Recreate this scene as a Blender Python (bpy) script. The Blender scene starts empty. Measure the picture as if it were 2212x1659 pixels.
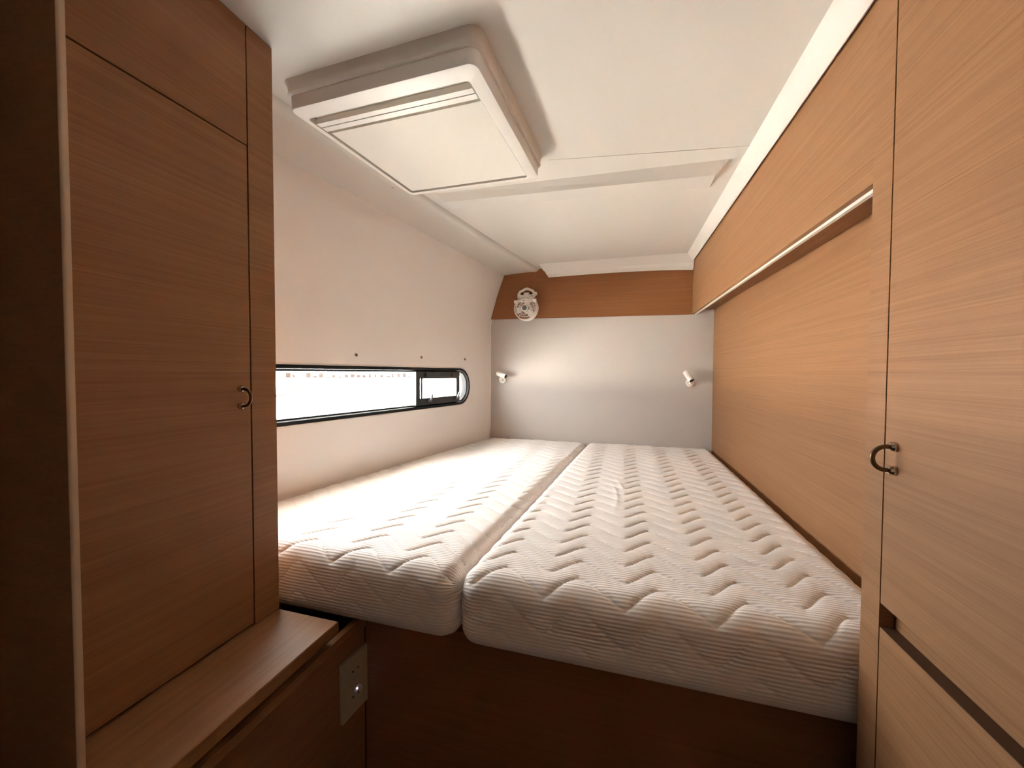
import bpy, bmesh, math, random
import numpy as np
from mathutils import Vector, Matrix

sc = bpy.context.scene
col = sc.collection
random.seed(4)

# ------------------------------------------------------------------ camera
F = 831.0                       # focal length in pixels of the 2212 px wide frame
YAW, PITCH, ROLL = math.radians(16.0), math.radians(1.6), math.radians(0.2)
CZ = 1.28
R_ = (Matrix.Rotation(YAW, 3, 'Z') @ Matrix.Rotation(math.pi/2 - PITCH, 3, 'X')
      @ Matrix.Rotation(ROLL, 3, 'Z'))
cam = bpy.data.cameras.new('camera')
cam.sensor_fit = 'HORIZONTAL'
cam.sensor_width = 36.0
cam.lens = F / 2212.0 * 36.0
cam.clip_start = 0.02
co = bpy.data.objects.new('camera', cam)
col.objects.link(co)
co.matrix_world = Matrix.Translation((0, 0, CZ)) @ R_.to_4x4()
sc.camera = co

# ------------------------------------------------------------------ world, sun, exposure
WORLD_STRENGTH = 6.6
w = bpy.data.worlds.new('overcast_sky')
sc.world = w
w.use_nodes = True
bg = w.node_tree.nodes['Background']
bg.inputs[0].default_value = (0.97, 0.985, 1.0, 1)
bg.inputs[1].default_value = WORLD_STRENGTH
sl = bpy.data.lights.new('sun', 'SUN')
sl.energy = 52.0
sl.angle = math.radians(6)
sl.color = (1.0, 0.97, 0.93)
so = bpy.data.objects.new('sun', sl)
col.objects.link(so)
so.rotation_euler = (math.radians(-20), math.radians(38), 0)   # shines down from over the boat, away from the window
sc.view_settings.view_transform = 'Standard'
sc.view_settings.look = 'None'
sc.view_settings.gamma = 1.0
sc.view_settings.use_curve_mapping = False
sc.view_settings.exposure = 2.75
sc.cycles.max_bounces = 14
sc.cycles.diffuse_bounces = 10
sc.cycles.sample_clamp_indirect = 12.0

# ------------------------------------------------------------------ pixel helpers (directions only)
C = Vector((0, 0, CZ))
def ray(px, py): return R_ @ Vector(((px - 1106) / F, -(py - 829.5) / F, -1.0))
def az(px, py, z): d = ray(px, py); return C + d * ((z - CZ) / d.z)
def ay(px, py, y): d = ray(px, py); return C + d * (y / d.y)
def ax(px, py, x): d = ray(px, py); return C + d * (x / d.x)
def apl(px, py, p, n): d = ray(px, py); return C + d * ((Vector(p) - C).dot(n) / d.dot(n))

# ------------------------------------------------------------------ key dimensions (metres)
XR, XV, XS = 0.585, 0.45, 0.42       # right wall panel, valance face, wardrobe face
YF, YM = 2.86, 0.86                  # far wall, front of the mattresses
ZT, ZB = 0.78, 0.595                 # mattress top and underside
XC = -0.874                          # left cabinet face
CN = (-0.88, 0.8); CF = (0.45, YF)
def ceil(x, y):
    u = (x - CN[0]) / (CF[0] - CN[0]); v = (y - CN[1]) / (CF[1] - CN[1])
    u = max(-0.45, min(1.15, u)); v = max(0.0, min(1.05, v))
    return ((2.112*(1-u) + 2.018*u)*(1-v) + (2.060*(1-u) + 2.066*u)*v)
def acl(px, py, off=0.0):
    z = 2.06 + off
    for _ in range(12):
        p = az(px, py, z); z = ceil(p.x, p.y) + off
    return az(px, py, z)
# hull side: vertical plane through the left edge of the berth
HA, HB = Vector((-1.318, 1.21, 0)), Vector((-1.006, 2.83, 0))
HT = (HB - HA).normalized()
HN = Vector((HT.y, -HT.x, 0))        # points into the cabin
def hull(s, z, out=0.0): return HA + HT*s - HN*out + Vector((0, 0, z))
def hullx(y): return HA.x + (y - HA.y) * HT.x / HT.y
def ahull(px, py, out=0.0): 
    p = apl(px, py, HA - HN*out, HN); return (p - HA).dot(HT), p.z

pl_l = bpy.data.lights.new('window_portal', 'AREA')          # guides the sky light through the window
pl_l.shape = 'RECTANGLE'; pl_l.size = 1.9; pl_l.size_y = 0.30
pl_l.cycles.is_portal = True
pl_o = bpy.data.objects.new('window_portal', pl_l); col.objects.link(pl_o)
_m = Matrix((HT, Vector((0, 0, 1)), HT.cross(Vector((0, 0, 1))))).transposed()
pl_o.matrix_world = Matrix.Translation(hull(0.505, 1.188, 0.06)) @ _m.to_4x4()
if (pl_o.matrix_world.to_3x3() @ Vector((0, 0, -1))).dot(HN) < 0:
    pl_o.matrix_world = pl_o.matrix_world @ Matrix.Rotation(math.pi, 4, 'Y')

# ------------------------------------------------------------------ materials
def newmat(name):
    m = bpy.data.materials.new(name); m.use_nodes = True
    nt = m.node_tree
    return m, nt, nt.nodes['Principled BSDF']
def simple(name, c, rough=0.5, metal=0.0, bump=0.0, bscale=300.0, spec=0.5):
    m, nt, b = newmat(name)
    b.inputs['Base Color'].default_value = (*c, 1)
    b.inputs['Roughness'].default_value = rough
    b.inputs['Metallic'].default_value = metal
    b.inputs['Specular IOR Level'].default_value = spec
    if bump:
        g = nt.nodes.new('ShaderNodeNewGeometry')
        n = nt.nodes.new('ShaderNodeTexNoise'); n.inputs['Scale'].default_value = bscale
        n.inputs['Detail'].default_value = 3
        nt.links.new(g.outputs['Position'], n.inputs['Vector'])
        bp = nt.nodes.new('ShaderNodeBump'); bp.inputs['Strength'].default_value = bump
        bp.inputs['Distance'].default_value = 0.001
        nt.links.new(n.outputs['Fac'], bp.inputs['Height'])
        nt.links.new(bp.outputs['Normal'], b.inputs['Normal'])
    return m
def wood(name, scale, light=(0.335, 0.168, 0.077), dark=(0.225, 0.106, 0.045), rough=0.55):
    m, nt, b = newmat(name)
    L = nt.links.new
    g = nt.nodes.new('ShaderNodeNewGeometry')
    def layer(sc_, detail, rgh=0.6):
        mp = nt.nodes.new('ShaderNodeMapping'); mp.inputs['Scale'].default_value = sc_
        L(g.outputs['Position'], mp.inputs['Vector'])
        n = nt.nodes.new('ShaderNodeTexNoise'); n.inputs['Scale'].default_value = 1
        n.inputs['Detail'].default_value = detail; n.inputs['Roughness'].default_value = rgh
        L(mp.outputs['Vector'], n.inputs['Vector']); return n
    n1 = layer(scale, 4)
    n2 = layer(tuple(s * 0.22 for s in scale), 3)
    n3 = layer(tuple(s * 3.2 for s in scale), 2)
    a = nt.nodes.new('ShaderNodeMix'); a.data_type = 'FLOAT'; a.inputs[0].default_value = 0.4
    L(n1.outputs['Fac'], a.inputs[2]); L(n2.outputs['Fac'], a.inputs[3])
    a2 = nt.nodes.new('ShaderNodeMix'); a2.data_type = 'FLOAT'; a2.inputs[0].default_value = 0.3
    L(a.outputs[0], a2.inputs[2]); L(n3.outputs['Fac'], a2.inputs[3])
    r = nt.nodes.new('ShaderNodeValToRGB')
    r.color_ramp.elements[0].position = 0.34; r.color_ramp.elements[0].color = (*dark, 1)
    r.color_ramp.elements[1].position = 0.62; r.color_ramp.elements[1].color = (*light, 1)
    L(a2.outputs[0], r.inputs['Fac'])
    L(r.outputs['Color'], b.inputs['Base Color'])
    b.inputs['Roughness'].default_value = rough
    b.inputs['Specular IOR Level'].default_value = 0.25
    bp = nt.nodes.new('ShaderNodeBump'); bp.inputs['Strength'].default_value = 0.12
    bp.inputs['Distance'].default_value = 0.0006
    L(a2.outputs[0], bp.inputs['Height']); L(bp.outputs['Normal'], b.inputs['Normal'])
    return m
def fabric(name):
    m, nt, b = newmat(name)
    L = nt.links.new
    b.inputs['Base Color'].default_value = (0.88, 0.835, 0.80, 1)
    b.inputs['Roughness'].default_value = 0.9
    b.inputs['Specular IOR Level'].default_value = 0.15
    b.inputs['Sheen Weight'].default_value = 0.15
    g = nt.nodes.new('ShaderNodeNewGeometry')
    def math_(op, a, b_=None, v=None):
        n = nt.nodes.new('ShaderNodeMath'); n.operation = op
        L(a, n.inputs[0])
        if b_ is not None: L(b_, n.inputs[1])
        if v is not None: n.inputs[1].default_value = v
        return n.outputs[0]
    at = nt.nodes.new('ShaderNodeAttribute'); at.attribute_name = 'arc'
    s = at.outputs['Fac']
    s = math_('MULTIPLY', s, v=2*math.pi/0.0088)
    s = math_('SINE', s)
    n = nt.nodes.new('ShaderNodeTexNoise'); n.inputs['Scale'].default_value = 500
    L(g.outputs['Position'], n.inputs['Vector'])
    k = math_('MULTIPLY', n.outputs['Fac'], v=0.8)
    h = math_('ADD', s, k)
    bp = nt.nodes.new('ShaderNodeBump'); bp.inputs['Strength'].default_value = 0.45
    bp.inputs['Distance'].default_value = 0.0011
    L(h, bp.inputs['Height']); L(bp.outputs['Normal'], b.inputs['Normal'])
    return m
def glassmat(name, refl=0.06):
    m, nt, b = newmat(name)
    nt.nodes.remove(b)
    t = nt.nodes.new('ShaderNodeBsdfTransparent'); t.inputs[0].default_value = (0.96, 0.97, 0.96, 1)
    gl = nt.nodes.new('ShaderNodeBsdfGlossy'); gl.inputs['Roughness'].default_value = 0.03
    mx = nt.nodes.new('ShaderNodeMixShader'); mx.inputs[0].default_value = refl
    nt.links.new(t.outputs[0], mx.inputs[1]); nt.links.new(gl.outputs[0], mx.inputs[2])
    nt.links.new(mx.outputs[0], nt.nodes['Material Output'].inputs['Surface'])
    return m
M = dict(
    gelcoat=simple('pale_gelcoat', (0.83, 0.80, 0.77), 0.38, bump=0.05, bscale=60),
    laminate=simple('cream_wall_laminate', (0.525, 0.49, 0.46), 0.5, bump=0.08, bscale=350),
    liner=simple('white_headliner', (0.665, 0.635, 0.585), 0.55, bump=0.12, bscale=420),
    trimw=simple('white_moulding', (0.72, 0.69, 0.64), 0.4),
    plastic=simple('white_plastic', (0.88, 0.84, 0.79), 0.35),
    blind=simple('cream_blind', (0.68, 0.645, 0.58), 0.6, bump=0.1, bscale=500),
    wood_y=wood('oak_veneer_lengthwise', (70, 1.8, 330)),
    wood_x=wood('oak_veneer_crosswise', (1.8, 70, 330), light=(0.30, 0.126, 0.046), dark=(0.22, 0.087, 0.031)),
    wood_d=simple('dark_wood_core', (0.10, 0.045, 0.018), 0.7),
    floorw=wood('dark_floor_laminate', (60, 1.2, 60), light=(0.10, 0.05, 0.025), dark=(0.05, 0.025, 0.012)),
    edge=simple('painted_edge_highlight', (0.62, 0.47, 0.34), 0.25),  # pale colour standing in for the highlight on the jamb corner
    rubber=simple('black_rubber', (0.010, 0.010, 0.011), 0.6, spec=0.2),
    blackal=simple('black_anodised', (0.02, 0.02, 0.022), 0.35),
    bronze=simple('brushed_bronze', (0.16, 0.10, 0.055), 0.35, metal=0.9),
    chrome=simple('polished_steel', (0.62, 0.55, 0.48), 0.16, metal=1.0),
    grey=simple('grey_plastic', (0.16, 0.15, 0.14), 0.5),
    dark=simple('dark_socket', (0.02, 0.018, 0.016), 0.5),
    plate=simple('ivory_plate', (0.52, 0.45, 0.35), 0.4),
    fabric=fabric('quilted_mattress_cover'),
    glass=glassmat('window_glass'),
    quay=simple('pale_concrete', (0.72, 0.69, 0.64), 0.8),
    shore=simple('distant_shore', (0.013, 0.010, 0.009), 0.9, spec=0.0),
    shorer=simple('distant_red_hulls', (0.012, 0.008, 0.007), 0.9, spec=0.0),
    rope=simple('grey_rope', (0.012, 0.011, 0.010), 0.95, spec=0.0),
)
led, ent, eb = newmat('tiny_indicator')
eb.inputs['Emission Color'].default_value = (0.75, 0.72, 1.0, 1)
eb.inputs['Emission Strength'].default_value = 3.0
M['led'] = led

# ------------------------------------------------------------------ object helpers
def wloc(o):
    v = Vector((0, 0, 0))
    while o is not None:
        v += o.location; o = o.parent
    return v
def tag(o, label=None, cat=None, group=None, kind=None):
    for k, v in (('label', label), ('category', cat), ('group', group), ('kind', kind)):
        if v: o[k] = v
    return o
def thing(name, label, cat, loc, group=None):
    o = bpy.data.objects.new(name, None); col.objects.link(o)
    o.empty_display_size = 0.05
    o.location = loc
    return tag(o, label, cat, group)
def build(name, verts, faces, mat, parent=None, smooth=False, label=None):
    vs = [Vector(v) for v in verts]
    lo = Vector([min(v[i] for v in vs) for i in range(3)]); hi = Vector([max(v[i] for v in vs) for i in range(3)])
    c = (lo + hi) / 2
    me = bpy.data.meshes.new(name)
    me.from_pydata([v - c for v in vs], [], faces)
    bm = bmesh.new(); bm.from_mesh(me)
    bmesh.ops.recalc_face_normals(bm, faces=bm.faces)
    bm.to_mesh(me); bm.free()
    me.materials.append(M[mat])
    if smooth:
        for p in me.polygons: p.use_smooth = True
    o = bpy.data.objects.new(name, me); col.objects.link(o)
    if parent is not None:
        o.parent = parent; o.location = c - wloc(parent)
    else:
        o.location = c
    if label: o['label'] = label
    return o
class G:
    """collects geometry in world coordinates"""
    def __init__(s): s.v = []; s.f = []
    def add(s, vs, fs):
        k = len(s.v); s.v += [Vector(v) for v in vs]; s.f += [tuple(i + k for i in f) for f in fs]; return s
    def hexa(s, b, t):
        """bottom and top quads (4 points each, same order)"""
        return s.add(list(b) + list(t), [(3,2,1,0), (4,5,6,7), (0,1,5,4), (1,2,6,5), (2,3,7,6), (3,0,4,7)])
    def box(s, x0, x1, y0, y1, z0, z1, bev=0.0):
        bm = bmesh.new()
        vs = [bm.verts.new(p) for p in ((x0,y0,z0),(x1,y0,z0),(x1,y1,z0),(x0,y1,z0),(x0,y0,z1),(x1,y0,z1),(x1,y1,z1),(x0,y1,z1))]
        for f in ((3,2,1,0), (4,5,6,7), (0,1,5,4), (1,2,6,5), (2,3,7,6), (3,0,4,7)): bm.faces.new([vs[i] for i in f])
        if bev: bmesh.ops.bevel(bm, geom=bm.edges[:], offset=bev, segments=2, affect='EDGES', profile=0.5)
        bm.verts.index_update()
        s.add([v.co.copy() for v in bm.verts], [[v.index for v in f.verts] for f in bm.faces]); bm.free(); return s
    def tube(s, pts, r, n=12, cap=True):
        pts = [Vector(p) for p in pts]
        rs = r if isinstance(r, (list, tuple)) else [r]*len(pts)
        rings = []; up = None
        for i, p in enumerate(pts):
            d = (pts[min(i+1, len(pts)-1)] - pts[max(i-1, 0)]).normalized()
            if up is None: up = Vector((0,0,1)) if abs(d.z) < 0.9 else Vector((1,0,0))
            a = d.cross(up).normalized(); b = a.cross(d).normalized(); up = b
            rings.append([p + (a*math.cos(t) + b*math.sin(t))*rs[i] for t in [2*math.pi*k/n for k in range(n)]])
        vs = [v for r_ in rings for v in r_]; fs = []
        for i in range(len(pts)-1):
            for k in range(n): fs.append((i*n+k, i*n+(k+1)%n, (i+1)*n+(k+1)%n, (i+1)*n+k))
        if cap: fs += [tuple(range(n-1,-1,-1)), tuple((len(pts)-1)*n+k for k in range(n))]
        return s.add(vs, fs)
    def lathe(s, c, axis, prof, n=32, cap=True):
        """prof: (radius, height along axis) list"""
        c = Vector(c); d = Vector(axis).normalized()
        a = d.orthogonal().normalized(); b = d.cross(a)
        vs = []; fs = []
        for r, h in prof:
            for k in range(n):
                t = 2*math.pi*k/n; vs.append(c + d*h + (a*math.cos(t) + b*math.sin(t))*r)
        for i in range(len(prof)-1):
            for k in range(n): fs.append((i*n+k, i*n+(k+1)%n, (i+1)*n+(k+1)%n, (i+1)*n+k))
        if cap: fs += [tuple(range(n-1,-1,-1)), tuple((len(prof)-1)*n+k for k in range(n))]
        return s.add(vs, fs)
    def ring(s, c, axis, R, r, n=48, m=8):
        c = Vector(c); d = Vector(axis).normalized()
        a = d.orthogonal().normalized(); b = d.cross(a); vs = []; fs = []
        for i in range(n):
            t = 2*math.pi*i/n; e = a*math.cos(t) + b*math.sin(t)
            for j in range(m):
                q = 2*math.pi*j/m; vs.append(c + e*(R + r*math.cos(q)) + d*(r*math.sin(q)))
        for i in range(n):
            for j in range(m): fs.append((i*m+j, ((i+1)%n)*m+j, ((i+1)%n)*m+(j+1)%m, i*m+(j+1)%m))
        return s.add(vs, fs)
    def loops(s, loops, closed=True, cap0=False, cap1=False):
        n = len(loops[0]); vs = [p for l in loops for p in l]; fs = []
        for i in range(len(loops)-1):
            for k in range(n if closed else n-1): fs.append((i*n+k, i*n+(k+1)%n, (i+1)*n+(k+1)%n, (i+1)*n+k))
        if cap0: fs.append(tuple(range(n-1,-1,-1)))
        if cap1: fs.append(tuple((len(loops)-1)*n+k for k in range(n)))
        return s.add(vs, fs)
    def out(s, name, mat, parent=None, smooth=False, label=None): return build(name, s.v, s.f, mat, parent, smooth, label)
def smooth_by_angle(o, deg=35):
    me = o.data
    for p in me.polygons: p.use_smooth = True
    bm = bmesh.new(); bm.from_mesh(me)
    for e in bm.edges:
        e.smooth = not (len(e.link_faces) == 2 and e.calc_face_angle(0) > math.radians(deg))
    bm.to_mesh(me); bm.free(); return o
def struct(o, label, cat=None): return tag(o, label, cat, kind='structure')

# ------------------------------------------------------------------ the setting
struct(G().box(-1.8, 0.9, -0.76, 3.0, -0.04, 0.0).out('floor', 'floorw'), 'dark laminate cabin floor in front of the berth', 'floor')

# window measures in the hull plane
WS1, WS0, WZ0, WZ1 = 1.389, -0.38, 1.063, 1.313
def stadium(s0, s1, z0, z1, n=20, out=0.0, inset=0.0):
    s0 += inset; s1 -= inset; z0 += inset; z1 -= inset
    r = (z1 - z0) / 2; zc = (z0 + z1) / 2; pts = []
    for k in range(n + 1):
        t = -math.pi/2 + math.pi*k/n; pts.append(hull(s1 - r*0.95 + 0.95*r*math.cos(t), zc + r*math.sin(t), out))
    for k in range(n + 1):
        t = math.pi/2 + math.pi*k/n; pts.append(hull(s0 + r + r*math.cos(t), zc + r*math.sin(t), out))
    return pts
# lower hull liner with the window cut out
SFAR = (YF + 0.02 - HA.y) / HT.y
SNEAR = (-0.75 - HA.y) / HT.y
ZSPL = 1.47
def hull_panel(out, inset):
    inner = stadium(WS0, WS1, WZ0, WZ1, out=out, inset=inset)
    n = len(inner); outer = []
    cs = 0.5*(WS0+WS1); cz = 0.5*(WZ0+WZ1)
    for p in inner:
        s = (p - HA).dot(HT); z = p.z
        ts = s + (s - cs)*0.0; 
        # project outwards to the panel rectangle
        ds, dz = s - cs, z - cz
        outer.append((s, z, ds, dz))
    rect = []
    half = n // 2
    for i, (s, z, ds, dz) in enumerate(outer):
        if i < half:       # far end semicircle
            k = i / (half - 1)
            if k < 0.2: q = (WS1 - 0.125 + (SFAR - WS1 + 0.125)*(k/0.2), 0.0)
            elif k <= 0.8: q = (SFAR, ZSPL*((k - 0.2)/0.6))
            else: q = (SFAR + (WS1 - 0.125 - SFAR)*((k - 0.8)/0.2), ZSPL)
        else:
            k = (i - half) / (half - 1)
            if k < 0.2: q = (WS0 + 0.125 + (SNEAR - WS0 - 0.125)*(k/0.2), ZSPL)
            elif k <= 0.8: q = (SNEAR, ZSPL*(1 - (k - 0.2)/0.6))
            else: q = (SNEAR + (WS0 + 0.125 - SNEAR)*((k - 0.8)/0.2), 0.0)
        rect.append(hull(q[0], q[1], out))
    return rect, inner
r0, i0 = hull_panel(0.0, 0.0)
r1, i1 = hull_panel(0.045, 0.0)
g = G().loops([r0, i0, i1, r1])
# upper liner, curving inwards towards the deck at the far end
far_px = [(1052, 757), (1054, 730), (1058, 705), (1062, 690), (1068, 665), (1075, 640), (1083, 617), (1090, 596)]
farp = [ay(px, py, YF) for px, py in far_px]
TF = farp[-1]
farp[0] = Vector((hullx(YF), YF, ZSPL))
for p in farp: p.x = max(p.x, hullx(YF) + 0.001)
TN = acl(590, 332, -0.03)
tdir = (TN - TF); ynear = -0.75
TNN = TF + tdir * ((ynear - TF.y) / tdir.y)
prof_near = []
for p in farp:
    k = (p.z - ZSPL) / (TF.z - ZSPL)
    x0 = hullx(ynear)
    prof_near.append(Vector((x0 + (TNN.x - x0)*k**1.5, ynear, ZSPL + (TNN.z + 0.0 - ZSPL)*k)))
NS = 24
rows = []
for p, q in zip(farp, prof_near):
    d = p - q; p2 = p + d * (0.02 / d.y)
    rows.append([q.lerp(p2, i/NS) for i in range(NS+1)])
g2 = G().loops(rows, closed=False)
rows2 = [[v - HN*0.045 for v in r] for r in rows]
g2.loops(rows2, closed=False)
wl = g.out('wall_left', 'gelcoat')
struct(wl, 'smooth off-white hull side panel around the long window', 'wall')
up = g2.out('upper_liner', 'gelcoat', wl, smooth=True)

# far wall: white panel below, wood band above
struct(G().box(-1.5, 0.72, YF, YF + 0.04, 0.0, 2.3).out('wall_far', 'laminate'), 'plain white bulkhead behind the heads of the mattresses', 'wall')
zbl, zbr = ay(1060, 690, YF - .012).z, ay(1494, 679, YF - .012).z
pts = [ay(1060.5, 690, YF - .012), Vector((XV + 0.02, YF - .012, zbr)), Vector((XV + 0.02, YF - .012, 2.12)), Vector((-0.83, YF - .012, 2.12))]
pts += [ay(1089, 597, YF - .012), ay(1080, 622, YF - .012), ay(1073, 645, YF - .012), ay(1066, 670, YF - .012)]
back = [p + Vector((0, 0.0115, 0)) for p in pts]
g = G().loops([pts, back], cap0=True, cap1=True)
struct(g.out('trim_1', 'wood_x'), 'wood veneer band across the top of the far bulkhead behind the fan', 'panel')
# rounded grey joint strip between hull and bulkhead
jp = [Vector((hullx(YF) + .002, YF - .004, z_)) for z_ in (0.75, 1.0, 1.25, 1.45)] + [Vector((p.x + .002, YF - .004, p.z)) for p in farp[1:4]]
struct(G().tube(jp, 0.007, 10).out('trim_2', 'plastic', smooth=True), 'thin rounded joint strip in the corner of hull and bulkhead', 'trim')
g = G()
for px, py in ((1056, 677), (1053, 790)):
    p = ay(px, py, YF - .02); 
# right wall panel
struct(G().box(XR, XR + 0.04, 0.80, YF, 0.0, 2.25).out('wall_right', 'wood_y'), 'lengthwise-grained oak wall panel beneath the valance', 'wall')
# wall behind the camera and beside the entrance
struct(G().box(-1.8, 0.9, -0.80, -0.72, 0.0, 2.3).out('wall_back', 'gelcoat'), 'wall behind the entrance of the cabin', 'wall')
struct(G().box(-1.42, -1.38, -0.72, 0.36, 0.0, 2.3).out('wall_entry', 'wood_y'), 'wood side wall of the cabin entrance', 'wall')

# ceiling: cambered headliner
NX, NY = 24, 30
vs = []; fs = []
X0, X1, Y0, Y1 = -1.8, 0.95, -0.75, YF + 0.03
for j in range(NY + 1):
    for i in range(NX + 1):
        x = X0 + (X1 - X0)*i/NX; y = Y0 + (Y1 - Y0)*j/NY; vs.append((x, y, ceil(x, y)))
for j in range(NY + 1):
    for i in range(NX + 1):
        x = X0 + (X1 - X0)*i/NX; y = Y0 + (Y1 - Y0)*j/NY; vs.append((x, y, ceil(x, y) + 0.05))
W_ = NX + 1; K = W_*(NY + 1)
for j in range(NY):
    for i in range(NX):
        a = j*W_ + i; fs.append((a, a+W_, a+W_+1, a+1)); fs.append((K+a, K+a+1, K+a+W_+1, K+a+W_))
for i in range(NX):
    fs.append((i, i+1, K+i+1, K+i)); a = NY*W_ + i; fs.append((a+1, a, K+a, K+a+1))
for j in range(NY):
    a = j*W_; fs.append((a+W_, a, K+a, K+a+W_)); a += NX; fs.append((a, a+W_, K+a+W_, K+a))
ce = build('ceiling', vs, fs, 'liner', smooth=False)
smooth_by_angle(ce, 40)
struct(ce, 'cambered white headliner above the berth', 'ceiling')

# left ceiling strip between hull and headliner with its rounded joint
SI0, SI1 = acl(900, 421, -0.012), acl(1150, 579, -0.012)
d_ = SI1 - SI0
def strip_inner(y): return SI0 + d_ * ((y - SI0.y) / d_.y)
def strip_outer(y): return TF + tdir * ((y - TF.y) / tdir.y)
g = G(); secs = []
for k in range(21):
    y = 0.45 + (YF - 0.012 - 0.45)*k/20
    a = strip_outer(y); b = strip_inner(y); zc = ceil(b.x, b.y)
    b.z = zc - 0.012
    o_ = a + Vector((-0.012, 0, 0.002))
    m1 = a.lerp(b, 0.86); m1.z -= 0.004
    secs.append([o_, a, a.lerp(b, 0.45), m1, a.lerp(b, 0.93) + Vector((0, 0, -0.0085)), b + Vector((0, 0, -0.004)), b + Vector((0.012, 0, 0.004)),
                 b + Vector((0.018, 0, 0.018)), a + Vector((-0.012, 0, 0.05))])
g.loops(secs, cap0=True, cap1=True)
o = smooth_by_angle(g.out('trim_3', 'liner'), 50)
struct(o, 'smooth white ceiling strip running along the top of the hull side', 'trim')

# white moulding along the valance
g = G(); secs = []
for k in range(25):
    y = 0.70 + (YF - 0.05 - 0.70)*k/24
    zt = 1.973 + (y - 0.894)*0.0285; zc = ceil(0.41, y) + 0.004
    secs.append([Vector((0.392, y, zc)), Vector((0.402, y, zc - 0.008)), Vector((0.418, y, zt + 0.018)), Vector((0.430, y, zt + 0.005)), Vector((0.4395, y, zt)),
                 Vector((0.4455, y, zt + 0.004)), Vector((0.4455, y, zc + 0.02))])
g.loops(secs, cap0=True, cap1=True)
o = smooth_by_angle(g.out('trim_4', 'trimw'), 60)
struct(o, 'white bevelled ceiling moulding along the top of the valance', 'trim')
# moulded lip at the far end of the headliner
g = G(); secs = []
for k in range(17):
    u = k/16
    yb = YF - 0.03
    b = ay(1185 + (1497 - 1185)*u, 599.5 - 14.5*math.sin(u*math.pi/2) - 2*u, yb)
    x = b.x; zc = ceil(x, yb - 0.1) + 0.003
    h = zc - b.z
    sh = -0.065*(1-u)*0.9
    secs.append([Vector((x + sh, yb - 0.115, zc)), Vector((x + sh*0.85, yb - 0.095, zc - 0.006)), Vector((x + sh*.5, yb - 0.045, b.z + h*0.52)), Vector((x + sh*.35, yb - 0.036, b.z + h*0.46)),
                 Vector((x + sh*.2, yb - 0.030, b.z + h*0.22)), Vector((x + sh*.12, yb - 0.024, b.z + h*0.17)), Vector((x, yb - 0.010, b.z + 0.003)), Vector((x, yb, b.z)),
                 Vector((x, yb + 0.012, b.z + 0.003)), Vector((x + sh, yb + 0.012, zc + 0.02)), Vector((x + sh, yb - 0.115, zc + 0.02))])
g.loops(secs, cap0=True, cap1=True)
o = smooth_by_angle(g.out('trim_5', 'trimw'), 24)
struct(o, 'stepped white moulding where the headliner ends above the wood band', 'trim')

# dropped wedge in the headliner
E1, E2 = acl(940, 419), acl(1576, 343)
F1 = ay(960, 437, E1.y + 0.02); F2 = ay(1545, 378, E2.y + 0.035)
G2, G1 = acl(1533, 405, -0.001), acl(975, 452, -0.001)
up_ = Vector((0, 0, 0.03))
g = G().add([E1, E2, F2, F1, G2, G1, E1 + up_, E2 + up_, G2 + up_, G1 + up_],
            [(0,1,2,3), (3,2,4,5), (1,4,2), (0,3,5), (6,7,1,0), (7,8,4,1), (8,9,5,4), (9,6,0,5), (6,9,8,7)])
struct(g.out('trim_6', 'liner'), 'shallow raised wedge across the headliner beyond the hatch', 'trim')
# fine seams of the headliner panels
def seam(name, p, q, label):
    a, b = acl(*p, -0.0004), acl(*q, -0.0004)
    n = 12; pts = []
    for k in range(n + 1):
        t = a.lerp(b, k/n); t.z = ceil(t.x, t.y) - 0.0006; pts.append(t)
    struct(G().tube(pts, 0.0012, 6).out(name, 'liner'), label, 'seam')
seam('trim_7', (1185, 346), (1650, 313), 'faint welt seam across the headliner just before the wedge')

# entrance jamb on the left ; its rounded corner is coloured pale to paint in a highlight
JX, JY = -0.810, 0.384; JT = 0.009
j = G().box(-1.38, JX - 0.004, JY - JT, JY, 0.0, 2.2).out('trim_8', 'wood_y')
struct(j, 'dark wood jamb of the cabin entrance beside the tall brown cabinet', 'jamb')
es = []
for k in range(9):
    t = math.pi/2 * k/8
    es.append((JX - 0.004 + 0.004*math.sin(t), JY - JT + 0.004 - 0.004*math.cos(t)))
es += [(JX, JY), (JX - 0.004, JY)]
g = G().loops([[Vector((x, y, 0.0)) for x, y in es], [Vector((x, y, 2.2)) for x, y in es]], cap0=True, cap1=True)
smooth_by_angle(g.out('edge_highlight', 'edge', j, label='rounded edge strip coloured pale as a highlight'), 40)

# ------------------------------------------------------------------ window
wn = bpy.data.objects.new('window_1', None); col.objects.link(wn); wn.location = hull(0.6, WZ0)
struct(wn, 'long black-framed hull window with one rounded end and an opening port', 'window')
lA = [stadium(WS0, WS1, WZ0, WZ1, out=o_, inset=i_) for o_, i_ in ((0.003, 0.001), (-0.004, 0.003), (-0.004, 0.016), (0.004, 0.019), (0.009, 0.021), (0.010, 0.027), (0.0455, 0.029), (0.0455, 0.0005), (0.003, 0.0005))]
g = G().loops(lA + [lA[0]])
smooth_by_angle(g.out('rubber_frame', 'rubber', wn), 40)
lw = [stadium(WS0, WS1, WZ0, WZ1, out=o_, inset=i_) for o_, i_ in ((0.0, 0.0005), (-0.0025, -0.001), (-0.0025, -0.0045), (0.0, -0.006))]
g = G().loops(lw + [lw[0]])
g.out('white_rim', 'trimw', wn)
pa = stadium(WS0, WS1, WZ0, WZ1, out=0.011, inset=0.0265)
pb = stadium(WS0, WS1, WZ0, WZ1, out=0.016, inset=0.0265)
G().loops([pa, pb], cap0=True, cap1=True).out('pane', 'glass', wn)
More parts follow.
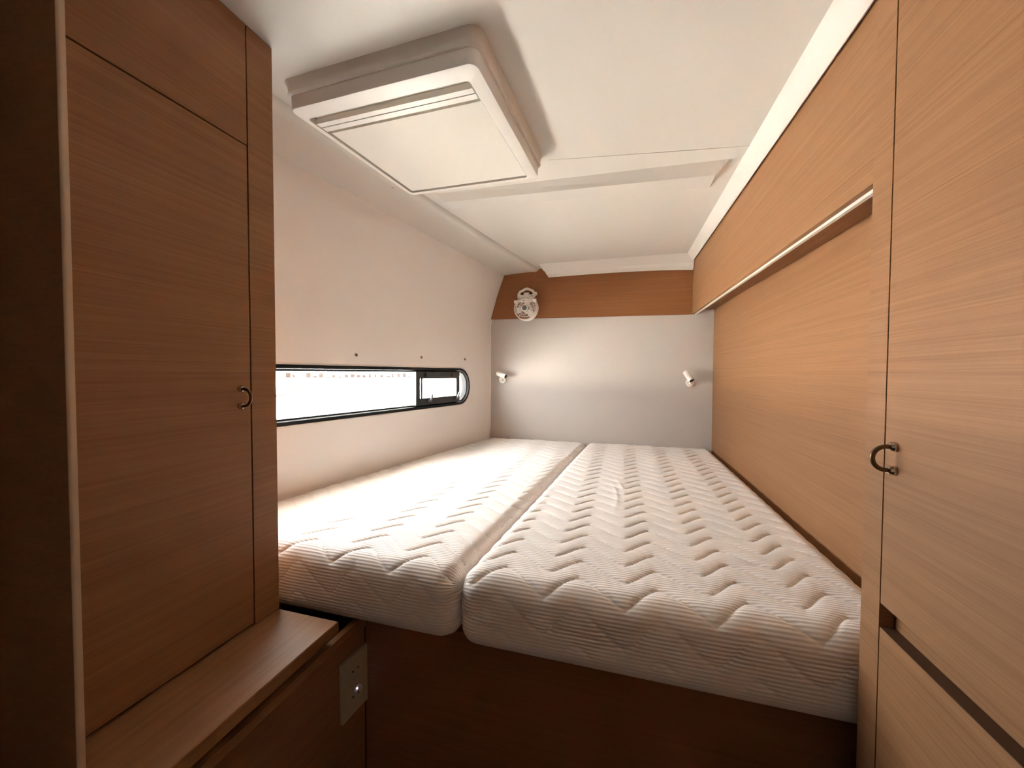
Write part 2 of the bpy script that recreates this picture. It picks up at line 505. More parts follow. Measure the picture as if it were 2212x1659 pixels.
# opening port
o_ = -0.002
c1, c2 = ahull(895.5, 803, o_), ahull(990, 873, o_)
s0, s1, z0, z1 = c1[0], c2[0] , ahull(895.5, 877, o_)[1], c1[1]
def hbox(g, s0, s1, z0, z1, o0, o1):
    o0 -= 0.0205; o1 -= 0.0205
    return g.hexa([hull(s0, z0, o1), hull(s1, z0, o1), hull(s1, z0, o0), hull(s0, z0, o0)],
                  [hull(s0, z1, o1), hull(s1, z1, o1), hull(s1, z1, o0), hull(s0, z1, o0)])
fw, fh = 0.036, 0.040
port = hbox(G(), s0, s0 + fw, z0, z1, 0.008, 0.031)
hbox(port, s1 - fw, s1, z0, z1, 0.008, 0.031)
hbox(port, s0 + fw, s1 - fw, z1 - fh, z1, 0.008, 0.031)
hbox(port, s0 + fw, s1 - fw, z0, z0 + fh, 0.008, 0.031)
po = port.out('port_frame', 'blackal', wn, label='black frame of the opening port')
sash = hbox(G(), s0 + fw + .004, s0 + fw + .012, z0 + fh - .01, z1 - fh + .01, 0.0, 0.008)
hbox(sash, s1 - fw - .012, s1 - fw - .004, z0 + fh - .01, z1 - fh + .01, 0.0, 0.008)
hbox(sash, s0 + fw + .012, s1 - fw - .012, z1 - fh - .002, z1 - fh + .01, 0.0, 0.008)
hbox(sash, s0 + fw + .012, s1 - fw - .012, z0 + fh - .01, z0 + fh + .002, 0.0, 0.008)
sash.out('sash', 'blackal', po)
for sx in (s0 + 0.115, s1 - 0.045):
    g = G(); hbox(g, sx - 0.014, sx + 0.014, z0 + fh - 0.022, z0 + fh - 0.006, -0.006, 0.004)
    p0 = hull(sx, z0 + fh - 0.012, -0.0285); p1 = hull(sx + 0.004, z0 + fh + 0.016, -0.0365); p2 = hull(sx + 0.006, z0 + fh + 0.026, -0.0365)
    g.tube([p0, p1, p2], [0.009, 0.007, 0.004], 8)
    g.out('latch', 'grey', po, label='grey plastic latch')
for sx in (s0 + 0.10, s1 - 0.08):
    g = G(); hbox(g, sx - 0.020, sx + 0.020, z1 - fh + 0.004, z1 - 0.008, -0.004, 0.004)
    g.out('hinge', 'blackal', po)

# snap fasteners above the window
for i, (px, py) in enumerate(((769, 767), (910, 772), (1004, 776))):
    s_, z_ = ahull(px, py)
    t = thing('snap_fastener', ['round metal snap fastener above the window, closest to the tall brown cabinet',
              'round metal snap fastener above the window, middle one of three',
              'round metal snap fastener above the rounded end of the window'][i], 'snap fastener', hull(s_, z_, 0), 'snap fasteners above the window')
    G().lathe(hull(s_, z_, 0.0), HN, [(0.0095, 0.0), (0.009, 0.0025), (0.0065, 0.004)], 20).out('rim', 'chrome', t)
    G().lathe(hull(s_, z_, 0.0), HN, [(0.0058, 0.001), (0.0058, 0.0046)], 16).out('socket', 'bronze', t)

# ------------------------------------------------------------------ bed base, mattresses
t = thing('bed_base', 'dark wood bed base under the two mattresses', 'bed base', (-0.3, 0.95, 0))
YB = 0.925
G().box(-0.70, XR - 0.003, YB, YB + 0.02, 0.002, ZB - 0.022, 0.001).out('front_panel', 'wood_x', t)
yy0, yy1 = YB + 0.0005, YF - 0.004
zz = ZB - 0.001
pl_ = [Vector((-0.86, yy0, 0)), Vector((0.415, yy0, 0)), Vector((XR - 0.003, yy0, 0)), Vector((XR - 0.003, yy1, 0)), Vector((hullx(yy1) + 0.004, yy1, 0)), Vector((hullx(yy0) + 0.004, yy0, 0))]
pl_ = [p for i, p in enumerate(pl_) if i not in (0, 1)]
G().loops([[p + Vector((0, 0, zz - 0.02)) for p in pl_], [p + Vector((0, 0, zz)) for p in pl_]], cap0=True, cap1=True).out('platform', 'wood_x', t)

def quilt(x, s, ph, per):
    """height of the quilting at x, arc length s (from the front edge)"""
    t = ((x - ph) / per) % 1.0
    # rise over 0.4 of the period, fall over 0.6, rounded
    tri = np.where(t < 0.6, 1 - t/0.6*2, -1 + (t - 0.6)/0.4*2)
    wv = np.sin(tri*math.pi/2*0.94)
    wv = 0.55*wv + 0.45*tri
    q = (s - 0.038*wv) / 0.0862
    f = np.abs(q - np.round(q))*2            # 0 on the stitch, 1 between
    return f
def make_mattress(name, label, xl, xr, ph, r=0.05, wrinkle=False):
    y0, y1 = YM, YF - 0.008
    W0 = 1.0; L = y1 - y0; H = ZT - ZB
    def axis(L_, n_mid, nr=9):
        a = [r*(1 - math.cos(math.pi/2*k/nr)) for k in range(nr)]
        mid = list(np.linspace(r, L_ - r, n_mid)); b = [L_ - v for v in reversed(a)]
        return np.array(a + mid + b)
    Wm = abs(xr(y0) - xl(y0))
    us = axis(Wm, int(Wm/0.0040)); vs_ = axis(L, int(L/0.0032)); ws = axis(H, 22)
    def rb(X, Y, Z):
        P = np.stack([X, Y, Z], -1)
        lo = np.array([r, r, r]); hi = np.array([Wm - r, L - r, H - r])
        I = np.clip(P, lo, hi); D = P - I; n = np.linalg.norm(D, axis=-1, keepdims=True); n[n == 0] = 1
        N = D / n
        return I, N
    verts = []; faces = []; arcs = []; base = 0
    def emit(A, B, make):
        nonlocal base
        X, Y, Z = make(*np.meshgrid(A, B, indexing='ij'))
        I, N = rb(X, Y, Z)
        Pp = I + N*r
        yw = Pp[..., 1] + y0
        a = np.array([xl(v) for v in yw.ravel()]).reshape(yw.shape); b = np.array([xr(v) for v in yw.ravel()]).reshape(yw.shape)
        xw = a + Pp[..., 0]/Wm*(b - a)
        # arc length from the top front edge, continuing down the front
        ang = np.arctan2(np.maximum(-N[..., 1], 0), np.maximum(N[..., 2], 1e-6))
        s = np.where(Pp[..., 1] < r + 1e-6, np.where(N[..., 2] > 1e-4, r - ang*r, r - math.pi/2*r - (H - r - np.minimum(Pp[..., 2], H - r))), Pp[..., 1])
        f = quilt(xw, s - r + 0.010, ph, 0.183)
        amp = np.where(N[..., 2] < -0.05, 0.0, 1.0)
        side = (np.abs(N[..., 0]) > 0.75)
        amp = np.where(side, 0.0, amp)
        amp = amp * np.clip((Pp[..., 2]) / 0.06, 0.0, 1)
        hgt = 0.0042*(1 - np.exp(-np.power(f/0.10, 1.3))) + 0.0030*(1 - (1 - f)**2) - 0.0050
        hgt = hgt * amp * np.where(N[..., 2] < 0.3, 0.6, 1.0)
        top = np.clip(N[..., 2], 0, 1)
        hgt = hgt + 0.0015*np.sin(xw*9 + 1)*np.sin(yw*5)*top
        if wrinkle:
            cx = -0.045 + 0.03*np.sin((yw - 1.3)*6)
            wr = np.exp(-((xw - cx)/0.008)**2)*np.exp(-((yw - 1.62)/0.17)**2)
            wr2 = np.exp(-((xw - cx - 0.035)/0.009)**2)*np.exp(-((yw - 1.78)/0.12)**2)
            hgt = hgt + (0.0026*wr + 0.0022*wr2)*top
        out = np.stack([xw, yw, Pp[..., 2] + ZB], -1) + N*hgt[..., None]
        n, m = out.shape[:2]
        verts.extend(out.reshape(-1, 3).tolist()); arcs.extend(s.ravel().tolist())
        for i in range(n - 1):
            k = base + i*m
            faces.extend([(k + j_, k + j_ + 1, k + m + j_ + 1, k + m + j_) for j_ in range(m - 1)])
        base += n*m
    emit(us, vs_, lambda A, B: (A, B, np.full_like(A, H)))
    emit(us, ws, lambda A, B: (A, np.zeros_like(A), B))
    emit(us[::6], ws, lambda A, B: (A, np.full_like(A, L), B))
    emit(vs_, ws, lambda A, B: (np.zeros_like(A), A, B))
    emit(vs_, ws, lambda A, B: (np.full_like(A, Wm), A, B))
    emit(us[::8], vs_[::8], lambda A, B: (A, B, np.zeros_like(A)))
    V = np.array(verts); c = (V.min(0) + V.max(0))/2; c[2] = V[:, 2].min()
    me = bpy.data.meshes.new(name)
    me.from_pydata((V - c).tolist(), [], faces)
    me.attributes.new('arc', 'FLOAT', 'POINT').data.foreach_set('value', arcs)
    bm = bmesh.new(); bm.from_mesh(me)
    bmesh.ops.remove_doubles(bm, verts=bm.verts, dist=0.0006)
    bmesh.ops.recalc_face_normals(bm, faces=bm.faces)
    bm.to_mesh(me); bm.free()
    for p in me.polygons: p.use_smooth = True
    me.materials.append(M['fabric'])
    o = bpy.data.objects.new(name, me); col.objects.link(o); o.location = Vector(c)
    return tag(o, label, 'mattress', 'quilted mattresses side by side on the berth')
SX0, SX1 = -0.394, -0.242           # seam between the mattresses at front and head
def seamx(y): return SX0 + (SX1 - SX0)*(y - 0.86)/(2.87 - 0.86)
make_mattress('mattress', 'white quilted mattress lying against the hull window side',
              lambda y: hullx(y) + 0.012, lambda y: seamx(y) - 0.003, -0.693)
make_mattress('mattress', 'white quilted mattress lying beside the wood wall panel',
              lambda y: seamx(y) + 0.003, lambda y: XR - 0.016, -0.098, wrinkle=True)

# ------------------------------------------------------------------ left cabinet
ytop = 2.11
t = thing('wardrobe', 'tall brown wood cabinet standing on the ledge beside the window', 'cabinet', (-1.08, 0.6, 0.65))
CY1 = 0.80
dT = ax(535, 316, XC)               # top corner of the door
dB = ax(548, 1365, XC)
DY = (dT.y + dB.y)/2; DZ = dT.z
def topz(x, y): return ceil(x, y) - 0.002
def prism_to_ceiling(x0, x1, y0, y1, z0, off=0.0):
    b = [Vector((x0, y0, z0)), Vector((x1, y0, z0)), Vector((x1, y1, z0)), Vector((x0, y1, z0))]
    tt = [Vector((v.x, v.y, topz(v.x, v.y) - off)) for v in b]
    return G().hexa(b, tt)
prism_to_ceiling(-1.30, XC - 0.019, JY + 0.002, CY1 - 0.019, 0.652).out('carcass', 'wood_d', t)
prism_to_ceiling(XC - 0.018, XC, DY + 0.003, CY1, 0.652).out('stile', 'wood_y', t)
prism_to_ceiling(-1.30, XC - 0.0185, CY1 - 0.0185, CY1, 0.652).out('end_panel', 'wood_x', t)
prism_to_ceiling(XC - 0.018, XC, JY + 0.002, DY - 0.0005, DZ + 0.002).out('top_rail', 'wood_y', t)
door = G().box(XC - 0.018, XC, JY + 0.003, DY - 0.0005, 0.657, DZ - 0.0015, 0.0012).out('door', 'wood_y', t)
def pull_handle(parent, x, y, z, sgn, half, reach):
    pts = []
    for k in range(21):
        a = math.pi*k/20
        pts.append(Vector((x + sgn*(0.008 + reach*math.sin(a)**0.85), y, z - half*math.cos(a))))
    pts = [Vector((x + sgn*0.001, y, z - half))] + pts + [Vector((x + sgn*0.001, y, z + half))]
    h = G().tube(pts, 0.0036, 12).out('pull_handle', 'bronze', parent, smooth=True, label='curved bronze pull handle')
    for s in (-1, 1):
        G().lathe((x - sgn*0.0002, y, z + s*half), (sgn, 0, 0), [(0.0078, 0), (0.0078, 0.004), (0.0062, 0.008), (0.0045, 0.0095)], 20).out('handle_post', 'chrome', parent, smooth=False, label='shiny round handle foot')
ha, hb = ax(519, 840, XC), ax(520, 877, XC)
pull_handle(door, XC, (ha.y + hb.y)/2, (ha.z + hb.z)/2, 1, (ha.z - hb.z)/2, 0.024)

# ledge below the cabinet
LX = az(720, 1352, 0.65).x
t = thing('ledge', 'brown wood ledge carrying the tall cabinet, running up to the bed', 'ledge', (-0.8, 0.5, 0))
lb = [(-1.30, JY + 0.001), (JX + 0.001, JY + 0.001), (JX + 0.001, 0.02), (LX, 0.02), (LX, CY1), (-1.30, CY1)]
def inset_(d): return [(x + (d if x < -1.2 else -d if x == LX else 0), y + (-d if y == CY1 else 0)) for x, y in lb]
G().loops([[Vector((x, y, z_)) for x, y in inset_(d_)] for d_, z_ in ((0.002, 0.620), (0, 0.622), (0, 0.648), (0.002, 0.650))], cap0=True, cap1=True).out('ledge_board', 'wood_y', t)
G().box(LX - 0.03, LX - 0.012, 0.02, 0.92, 0.5705, 0.592, 0.001).out('lower_rail', 'wood_y', t)
PA, PB = Vector((-0.785, 0.02, 0)), Vector((-0.702, YB - 0.001, 0))
PT = (PB - PA).normalized(); PN = Vector((PT.y, -PT.x, 0))
up_ = Vector((0, 0, 1))
G().hexa([PA - PN*0.02, PA, PB, PB - PN*0.02], [p + up_*0.570 for p in (PA - PN*0.02, PA, PB, PB - PN*0.02)]).out('lower_panel', 'wood_y', t)

# power socket on the panel under the ledge
pc = [apl(px, py, PA, PN) for px, py in ((733, 1432), (788, 1392), (788, 1511), (735, 1561))]
s0 = min((p - PA).dot(PT) for p in pc); s1 = max((p - PA).dot(PT) for p in pc)
zhi = (pc[0].z + pc[1].z)/2; zlo = (pc[2].z + pc[3].z)/2
def pbox(s0, s1, z0, z1, o0, o1):
    return G().hexa([PA + PT*s + PN*o + up_*z0 for s, o in ((s0, o0), (s0, o1), (s1, o1), (s1, o0))],
                    [PA + PT*s + PN*o + up_*z1 for s, o in ((s0, o0), (s0, o1), (s1, o1), (s1, o0))])
sm, zm = (s0 + s1)/2, (zlo + zhi)/2
t = thing('power_socket', 'small ivory power socket plate on the panel below the ledge', 'socket', PA + PT*sm + up_*zlo)
pbox(s0, s1, zlo, zhi, 0.0005, 0.009).out('plate', 'plate', t)
w_ = (s1 - s0)
for dz in (0.24, -0.20):
    zc_ = zm + dz*(zhi - zlo)
    c = PA + PT*sm + up_*zc_
    so_ = G().lathe(c, PN, [(w_*0.30, 0.0085), (w_*0.30, 0.0105), (w_*0.25, 0.0105), (w_*0.24, 0.0092)], 28).out('socket_insert', 'plate', t)
    for dx in (-0.1, 0.1):
        G().lathe(c + PT*(dx*w_), PN, [(0.0026, 0.009), (0.0026, 0.0112)], 12).out('pin_hole', 'dark', so_)
c = apl(771.5, 1487, PA + PN*0.0095, PN)
G().lathe(c - PN*0.0005, PN, [(0.0016, 0), (0.0016, 0.0016), (0.001, 0.002)], 12).out('indicator', 'led', t, label='tiny glowing indicator light')

# ------------------------------------------------------------------ right wardrobe
t = thing('wardrobe', 'light oak wardrobe with a door over a drawer at the foot of the bed', 'wardrobe', (0.6, 0.2, 0))
SY = 0.834; GY = 0.782              # stile end, gap between stile and door
ZS1, ZS0 = 0.897, 0.857             # slot above the drawer
def box_ceiling(x0, x1, y0, y1, z0, top=None):
    b = [Vector((x0, y0, z0)), Vector((x1, y0, z0)), Vector((x1, y1, z0)), Vector((x0, y1, z0))]
    return G().hexa(b, [Vector((v.x, v.y, 1.985)) for v in b])
box_ceiling(XS + 0.022, 0.88, -0.70, SY - 0.002, 0.002).out('carcass', 'wood_y', t)
box_ceiling(XS, XS + 0.0215, GY + 0.0012, SY, 0.002).out('stile', 'wood_y', t)
d = G().box(XS, XS + 0.019, 0.10, GY - 0.0012, ZS1, 1.98, 0.001).out('door', 'wood_y', t)
G().box(XS, XS + 0.019, 0.10, GY - 0.0012, 0.30, ZS0 - 0.0013, 0.0006).out('drawer_front', 'wood_y', t)
G().box(XS + 0.0005, XS + 0.0215, 0.10, GY - 0.0012, ZS0 - 0.0012, ZS0).out('drawer_edge', 'wood_d', t, label='dark top edge of the drawer')
G().box(XS, XS + 0.0215, 0.10, GY - 0.0012, 0.002, 0.297, 0.001).out('plinth', 'wood_y', t)
box_ceiling(XS, XS + 0.0215, -0.70, 0.098, 0.002).out('side_panel', 'wood_y', t)
ha, hb = ax(1933, 965, XS), ax(1933, 1017, XS)
bow = ay(1884, 991, (ha.y + hb.y)/2)
pull_handle(d, XS, (ha.y + hb.y)/2, (ha.z + hb.z)/2, -1, (ha.z - hb.z)/2, (XS - bow.x) - 0.008)

# valance above the right mattress
t = thing('valance', 'deep oak valance board along the ceiling with a white light strip', 'valance', (XV, 1.8, 1.64))
def zv(y): return 1.640 + 0.0227*(y - 0.89)
def sloped(x0, x1, y0, y1, zo0, zo1, abs1=None):
    b = [Vector((x0, y0, zv(y0) + zo0)), Vector((x1, y0, zv(y0) + zo0)), Vector((x1, y1, zv(y1) + zo0)), Vector((x0, y1, zv(y1) + zo0))]
    if abs1 is None: tt = [Vector((v.x, v.y, zv(v.y) + zo1)) for v in b]
    else: tt = [Vector((v.x, v.y, ceil(v.x, v.y) - abs1)) for v in b]
    return G().hexa(b, tt)
sloped(XV, XV + 0.014, SY + 0.001, YF - 0.0125, 0, 0, 0.003).out('fascia', 'wood_y', t)
sloped(XV + 0.0142, XV + 0.024, SY + 0.001, YF - 0.0125, -0.007, 0.014).out('light_strip', 'trimw', t, label='slim white light strip')
sloped(XV + 0.0145, XR - 0.002, SY + 0.001, YF - 0.0125, 0.026, 0.040).out('soffit', 'wood_y', t)

# ------------------------------------------------------------------ ceiling hatch
HD = 0.075
hA, hB, hC, hD = (acl(px, py, -HD) for px, py in ((622, 238), (1027, 133), (1165, 386), (888, 423)))
def huv(u, v, dz=0.0):
    p = (hA*(1-u) + hB*u)*(1-v) + (hD*(1-u) + hC*u)*v
    return Vector((p.x, p.y, p.z + dz))
LU = (hB - hA).length; LV = (hD - hA).length
def hloop(e, dz, rad, n=7):
    """rounded outline grown by e metres"""
    pts = []
    r = rad
    for cx, cy, a0 in ((0, 0, 180), (1, 0, 270), (1, 1, 0), (0, 1, 90)):
        x = -e + r if cx == 0 else LU + e - r; y = -e + r if cy == 0 else LV + e - r
        for k in range(n):
            a = math.radians(a0 + 90*k/(n-1)); pts.append(huv((x + r*math.cos(a))/LU, (y + r*math.sin(a))/LV, dz))
    return pts
t = thing('roof_hatch', 'large square white hatch surround on the ceiling with a closed cream blind', 'hatch', huv(.5, .5, 0))
prof = [(0.020, HD + 0.012, .035), (0.012, HD - 0.006, .03), (0.009, HD - 0.014, .03), (0.008, 0.046, .03), (0.010, 0.042, .03), (0.007, 0.038, .03), (0.001, 0.037, .024), (0.0, 0.006, .024), (-0.002, 0.001, .023), (-0.006, 0.0, .02)]
# inner opening
iq = [acl(px, py, -HD) for px, py in ((667, 256), (1012, 176), (1141, 383), (887, 418))]
def touv(p):
    u = v = 0.5
    for _ in range(20):
        q = huv(u, v); du = huv(u + 1e-3, v) - q; dv = huv(u, v + 1e-3) - q
        e = p - q; det = du.x*dv.y - du.y*dv.x
        u += 1e-3*(e.x*dv.y - e.y*dv.x)/det; v += 1e-3*(du.x*e.y - du.y*e.x)/det
    return u, v
iuv = [touv(p) for p in iq]
u0 = (iuv[0][0] + iuv[3][0])/2; u1 = (iuv[1][0] + iuv[2][0])/2; v0 = (iuv[0][1] + iuv[1][1])/2; v1 = (iuv[2][1] + iuv[3][1])/2
def iloop(e, dz, rad=0.012, n=7):
    pts = []; x0, x1, y0, y1 = u0*LU + e, u1*LU - e, v0*LV + e, v1*LV - e; r = rad
    for cx, cy, a0 in ((0, 0, 180), (1, 0, 270), (1, 1, 0), (0, 1, 90)):
        x = x0 + r if cx == 0 else x1 - r; y = y0 + r if cy == 0 else y1 - r
        for k in range(n):
            a = math.radians(a0 + 90*k/(n-1)); pts.append(huv((x + r*math.cos(a))/LU, (y + r*math.sin(a))/LV, dz))
    return pts
loops_ = [hloop(*p) for p in prof] + [iloop(-0.001, 0.0), iloop(0.0, 0.001), iloop(0.0, 0.022)]
g = G().loops(loops_, cap1=True)
smooth_by_angle(g.out('frame', 'trimw', t), 38)
def hbar(v_a, v_b, dz0, dz1, ua=None, ub=None):
    ua = u0 + 0.004/LU if ua is None else ua; ub = u1 - 0.004/LU if ub is None else ub
    va = v0 + (v1 - v0)*v_a; vb = v0 + (v1 - v0)*v_b
    return G().hexa([huv(ua, va, dz0), huv(ub, va, dz0), huv(ub, vb, dz0), huv(ua, vb, dz0)],
                    [huv(ua, va, dz1), huv(ub, va, dz1), huv(ub, vb, dz1), huv(ua, vb, dz1)])
hbar(0.055, 0.090, 0.001, 0.018).out('blind_rail', 'trimw', t)
hbar(0.097, 0.135, 0.001, 0.018).out('blind_rail', 'trimw', t)
hbar(0.02, 0.99, 0.0185, 0.0215).out('shade_sheet', 'blind', t)
hbar(0.165, 0.985, 0.0045, 0.013, ua=u0 + 0.008/LU).out('blind_panel', 'blind', t, label='closed cream blind panel')
for i, (px, py) in enumerate(((848, 407), (1019, 515), (1120, 579))):
    y_ = acl(px, py, -0.02).y
    p = strip_outer(y_).lerp(strip_inner(y_), 0.72); p.z = (strip_outer(y_).lerp(strip_inner(y_), 0.72)).z - 0.004
    p = acl(px, py, p.z - ceil(p.x, p.y))
    o = G().lathe(p + Vector((0, 0, 0.002)), (0, 0, -1), [(0.0045, 0), (0.0045, 0.0022), (0.003, 0.0034)], 14).out('screw_cap', 'trimw')
    tag(o, ['small white screw cap on the ceiling strip beside the hatch corner', 'small white screw cap midway along the ceiling strip', 'small white screw cap at the far end of the ceiling strip'][i], 'screw cap', 'screw caps on the ceiling strip')

# ------------------------------------------------------------------ fan on the wood band
YP = YF - 0.012                     # face of the wood band
fc = ay(1133.5, 665, YF - 0.125)
t = thing('fan', 'small white wall fan with round wire cage on the wood band', 'fan', Vector((fc.x, YP, fc.z)))
ad = Vector((-0.10, -1, -0.02)).normalized()      # fan looks into the cabin
sidev = ad.cross(Vector((0, 0, 1))).normalized(); upv = sidev.cross(ad).normalized()
RF = 0.083
# wall bracket: scalloped plate and two pivots
bc = ay(1139, 635, YP)
arch = [(-0.060, -0.034), (-0.061, -0.006), (-0.050, 0.014), (-0.030, 0.021), (-0.014, 0.030), (0.002, 0.034), (0.018, 0.030), (0.034, 0.022), (0.050, 0.016), (0.058, -0.004), (0.057, -0.034)]
br = G().tube([Vector((bc.x + a, YP - 0.022, bc.z + b)) for a, b in arch], 0.0105, 10)
br.tube([Vector((bc.x - 0.058, YP - 0.022, bc.z - 0.020)), Vector((bc.x + 0.056, YP - 0.022, bc.z - 0.020))], 0.011, 10)
br.box(bc.x - 0.020, bc.x + 0.022, YP - 0.034, YP - 0.0005, bc.z - 0.018, bc.z + 0.006, 0.004)
br.box(bc.x - 0.055, bc.x + 0.053, YP - 0.010, YP - 0.0005, bc.z - 0.034, bc.z - 0.006, 0.003)
smooth_by_angle(br.out('bracket', 'plastic', t), 40)
tp = fc + upv*0.050
g = G()
for s in (-1, 1):
    a = Vector((bc.x + s*0.052, YP - 0.028, bc.z - 0.012)); b = fc + sidev*(0.074*s) + upv*0.050 - ad*0.012
    g.tube([a, a.lerp(b, 0.5) + Vector((s*0.006, 0, 0)), b], 0.007, 10)
    g.lathe(b - Vector((s*0.010, 0, 0)), (s, 0, 0), [(0.013, 0), (0.013, 0.022), (0.009, 0.026)], 18)
g.tube([fc + sidev*-0.074 + upv*0.050 - ad*0.012, fc + sidev*0.074 + upv*0.050 - ad*0.012], 0.006, 10)
g.out('yoke', 'plastic', t, smooth=False)
k = bc + Vector((0.070, -0.034, -0.008))
G().lathe(k, (1, 0, 0), [(0.013, -0.008), (0.015, 0.0), (0.013, 0.010), (0.008, 0.014)], 20).out('tilt_knob', 'plastic', t, smooth=False)
cage = G()
for Rr in (RF, RF*0.78, RF*0.56):
    cage.ring(fc - ad*(0.004*(Rr/RF)**2), ad, Rr, 0.0026 if Rr == RF else 0.0018)
for kk in range(5):
    a = math.radians(90 + 72*kk); e = sidev*math.cos(a) + upv*math.sin(a)
    cage.tube([fc + e*0.020, fc + e*RF*0.6 + ad*0.001, fc + e*RF], 0.0019, 6)
cage.out('front_cage', 'plastic', t, smooth=True)
G().lathe(fc, ad, [(0.027, -0.004), (0.027, 0.003), (0.024, 0.006), (0.019, 0.006)], 32).out('hub_ring', 'plastic', t)
G().lathe(fc + ad*0.001, ad, [(0.0185, 0.004), (0.0185, 0.007), (0.016, 0.0085)], 28).out('hub_badge', 'grey', t, label='dark grey hub cap')
rear = G().ring(fc - ad*0.045, ad, RF*1.06, 0.004)
rear.lathe(fc, ad, [(RF, -0.002), (RF*1.07, -0.022), (RF*1.07, -0.045)], 48, cap=False)
rear.lathe(fc, ad, [(RF*.985, -0.003), (RF*1.055, -0.022), (RF*1.055, -0.045)], 48, cap=False)
rear.out('shroud', 'plastic', t, smooth=True)
rg = G()
for kk in range(30):
    a = 2*math.pi*kk/30; e = sidev*math.cos(a) + upv*math.sin(a)
    rg.tube([fc + e*0.034 - ad*0.056, fc + e*RF*1.05 - ad*0.046], 0.0010, 5)
rg.ring(fc - ad*0.052, ad, RF*0.7, 0.0016)
rg.out('rear_grille', 'plastic', t)
G().lathe(fc - ad*0.055, ad, [(0.030, -0.035), (0.036, -0.028), (0.036, 0.0), (0.030, 0.004)], 28).out('motor', 'plastic', t)
G().tube([fc - ad*0.085, Vector((fc.x + 0.004, YP - 0.001, fc.z - 0.005))], 0.016, 16).out('stem', 'plastic', t)
for kk in range(3):
    a0 = math.radians(-12 + 120*kk); fs = []; vs = []
    for i in range(6):
        rr = 0.022 + (RF*0.90 - 0.022)*i/5; wd = math.radians(12 + 17*math.sin(math.pi*(0.15 + 0.7*i/5)))
        for jx in range(7):
            a = a0 + wd*(jx/6 - 0.5)*2*0.9; e = sidev*math.cos(a) + upv*math.sin(a)
            vs.append(fc - ad*(0.022 + 0.016*(jx/6 - 0.5)) + e*rr)
    vs2 = [v - ad*0.0015 for v in vs]; n = len(vs)
    for i in range(5):
        for jx in range(6):
            q = i*7 + jx; fs.append((q, q+1, q+8, q+7)); fs.append((n+q, n+q+7, n+q+8, n+q+1))
    ed = [i for i in range(7)] + [7*i + 6 for i in range(1, 6)] + [35 + i for i in range(5, -1, -1)] + [7*i for i in range(4, 0, -1)]
    for i in range(len(ed)): a_, b_ = ed[i], ed[(i+1) % len(ed)]; fs.append((a_, n+a_, n+b_, b_))
    build('blade', vs + vs2, fs, 'plastic', t, smooth=True)
G().lathe(fc - ad*0.034, ad, [(0.022, 0), (0.022, 0.024), (0.015, 0.028)], 24).out('blade_hub', 'plastic', t)

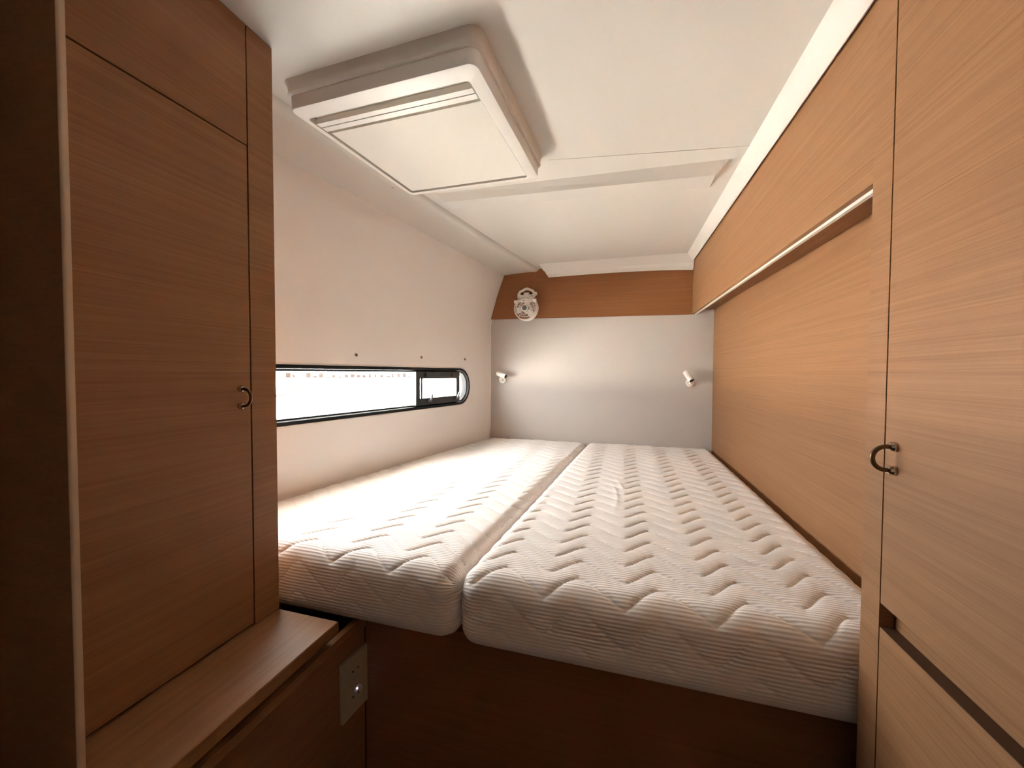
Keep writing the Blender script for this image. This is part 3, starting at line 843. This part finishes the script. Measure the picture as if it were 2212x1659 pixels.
# ------------------------------------------------------------------ reading lamps
def lamp(label, base_px, tail_px, head_px, lens_in, rb=0.030):
    b = ay(*base_px, YF)
    t = thing('reading_lamp', label, 'lamp', b)
    G().lathe(b - Vector((0, 0.0003, 0)), (0, -1, 0), [(rb, 0), (rb, 0.010), (rb - 0.003, 0.014), (rb*0.6, 0.016)], 32).out('wall_base', 'plastic', t, smooth=False)
    p0 = ay(*tail_px, YF - 0.060); p1 = ay(*head_px, YF - lens_in)
    d = (p1 - p0).normalized(); L = (p1 - p0).length
    mid = p0.lerp(p1, 0.62)
    G().tube([b - Vector((0, 0.014, 0)), b - Vector((0, 0.03, -0.004)), mid + Vector((0, 0.004, -0.006))], [0.010, 0.009, 0.008], 14).out('arm', 'plastic', t, smooth=True)
    rt = 0.0185
    barrel = G().lathe(p0, d, [(rt*0.80, 0), (rt*0.97, 0.002), (rt, 0.005), (rt, L - 0.002), (rt*0.96, L), (rt*0.84, L), (rt*0.82, L - 0.004)], 32).out('barrel', 'plastic', t)
    smooth_by_angle(barrel, 35)
    G().lathe(p0, d, [(rt*0.80, L - 0.006), (rt*0.80, L - 0.0012)], 24).out('lens', 'dark', barrel, label='dark recessed lens')
lamp('white tube reading lamp near the hull corner, lying almost level', (1086.5, 820), (1074.5, 806), (1092.5, 813.5), 0.085)
lamp('white tube reading lamp near the wood wall, tilted steeply downwards', (1490, 827.5), (1480.5, 803.5), (1494.5, 822.5), 0.112, 0.026)

# ------------------------------------------------------------------ outside the window
q = G().box(-160, -2.4, -60, 160, -0.6, -0.001).out('ground_outside', 'quay')
struct(q, 'sunlit pale quay outside the window', 'quay')
# low far edge of the quay with tiny boats and sheds
t = thing('harbour_wall', 'low dark harbour wall far away across the bright quay', 'wall', (-66, 86, 0))
a0, a1 = math.radians(48), math.radians(28)
d0 = Vector((-110*math.sin(a0), 110*math.cos(a0), 0)); d1 = Vector((-110*math.sin(a1), 110*math.cos(a1), 0))
nn = 26; dd = (d1 - d0); n_ = Vector((-dd.y, dd.x, 0)).normalized()*0.8
for i in range(nn):
    a = d0 + dd*(i/nn); b = d0 + dd*((i + random.uniform(0.3, 0.75))/nn)
    h1 = random.uniform(0.2, 1.5)
    G().hexa([a, b, b + n_, a + n_], [a + up_*h1, b + up_*h1*random.uniform(.5, 1), b + n_ + up_*h1, a + n_ + up_*h1]).out('wall_block', 'shorer' if i % 4 == 2 else 'shore', t)
ra, rb_ = ray(590, 857), ray(742, 809)
pa_ = C + ra*(3.2/ -ra.x); pb_ = C + rb_*(9.0/ -rb_.x)
o = G().tube([pa_ + (pa_ - pb_)*0.2, pa_, pa_.lerp(pb_, 0.5) - up_*0.01, pb_], 0.018, 8).out('mooring_rope', 'rope')
tag(o, 'thin grey mooring rope stretched outside the window', 'rope')
print('hatch', LU, LV, 'wedge drop', ceil(F1.x, F1.y) - F1.z, ceil(F2.x, F2.y) - F2.z, 'socket', s1 - s0, zhi - zlo, 'handle', ha.z - hb.z, XS - bow.x)
print('TN', TN, 'TF', TF, 'DY', DY, DZ, 'LX', LX, 'E', E1, E2, 'fan', fc)
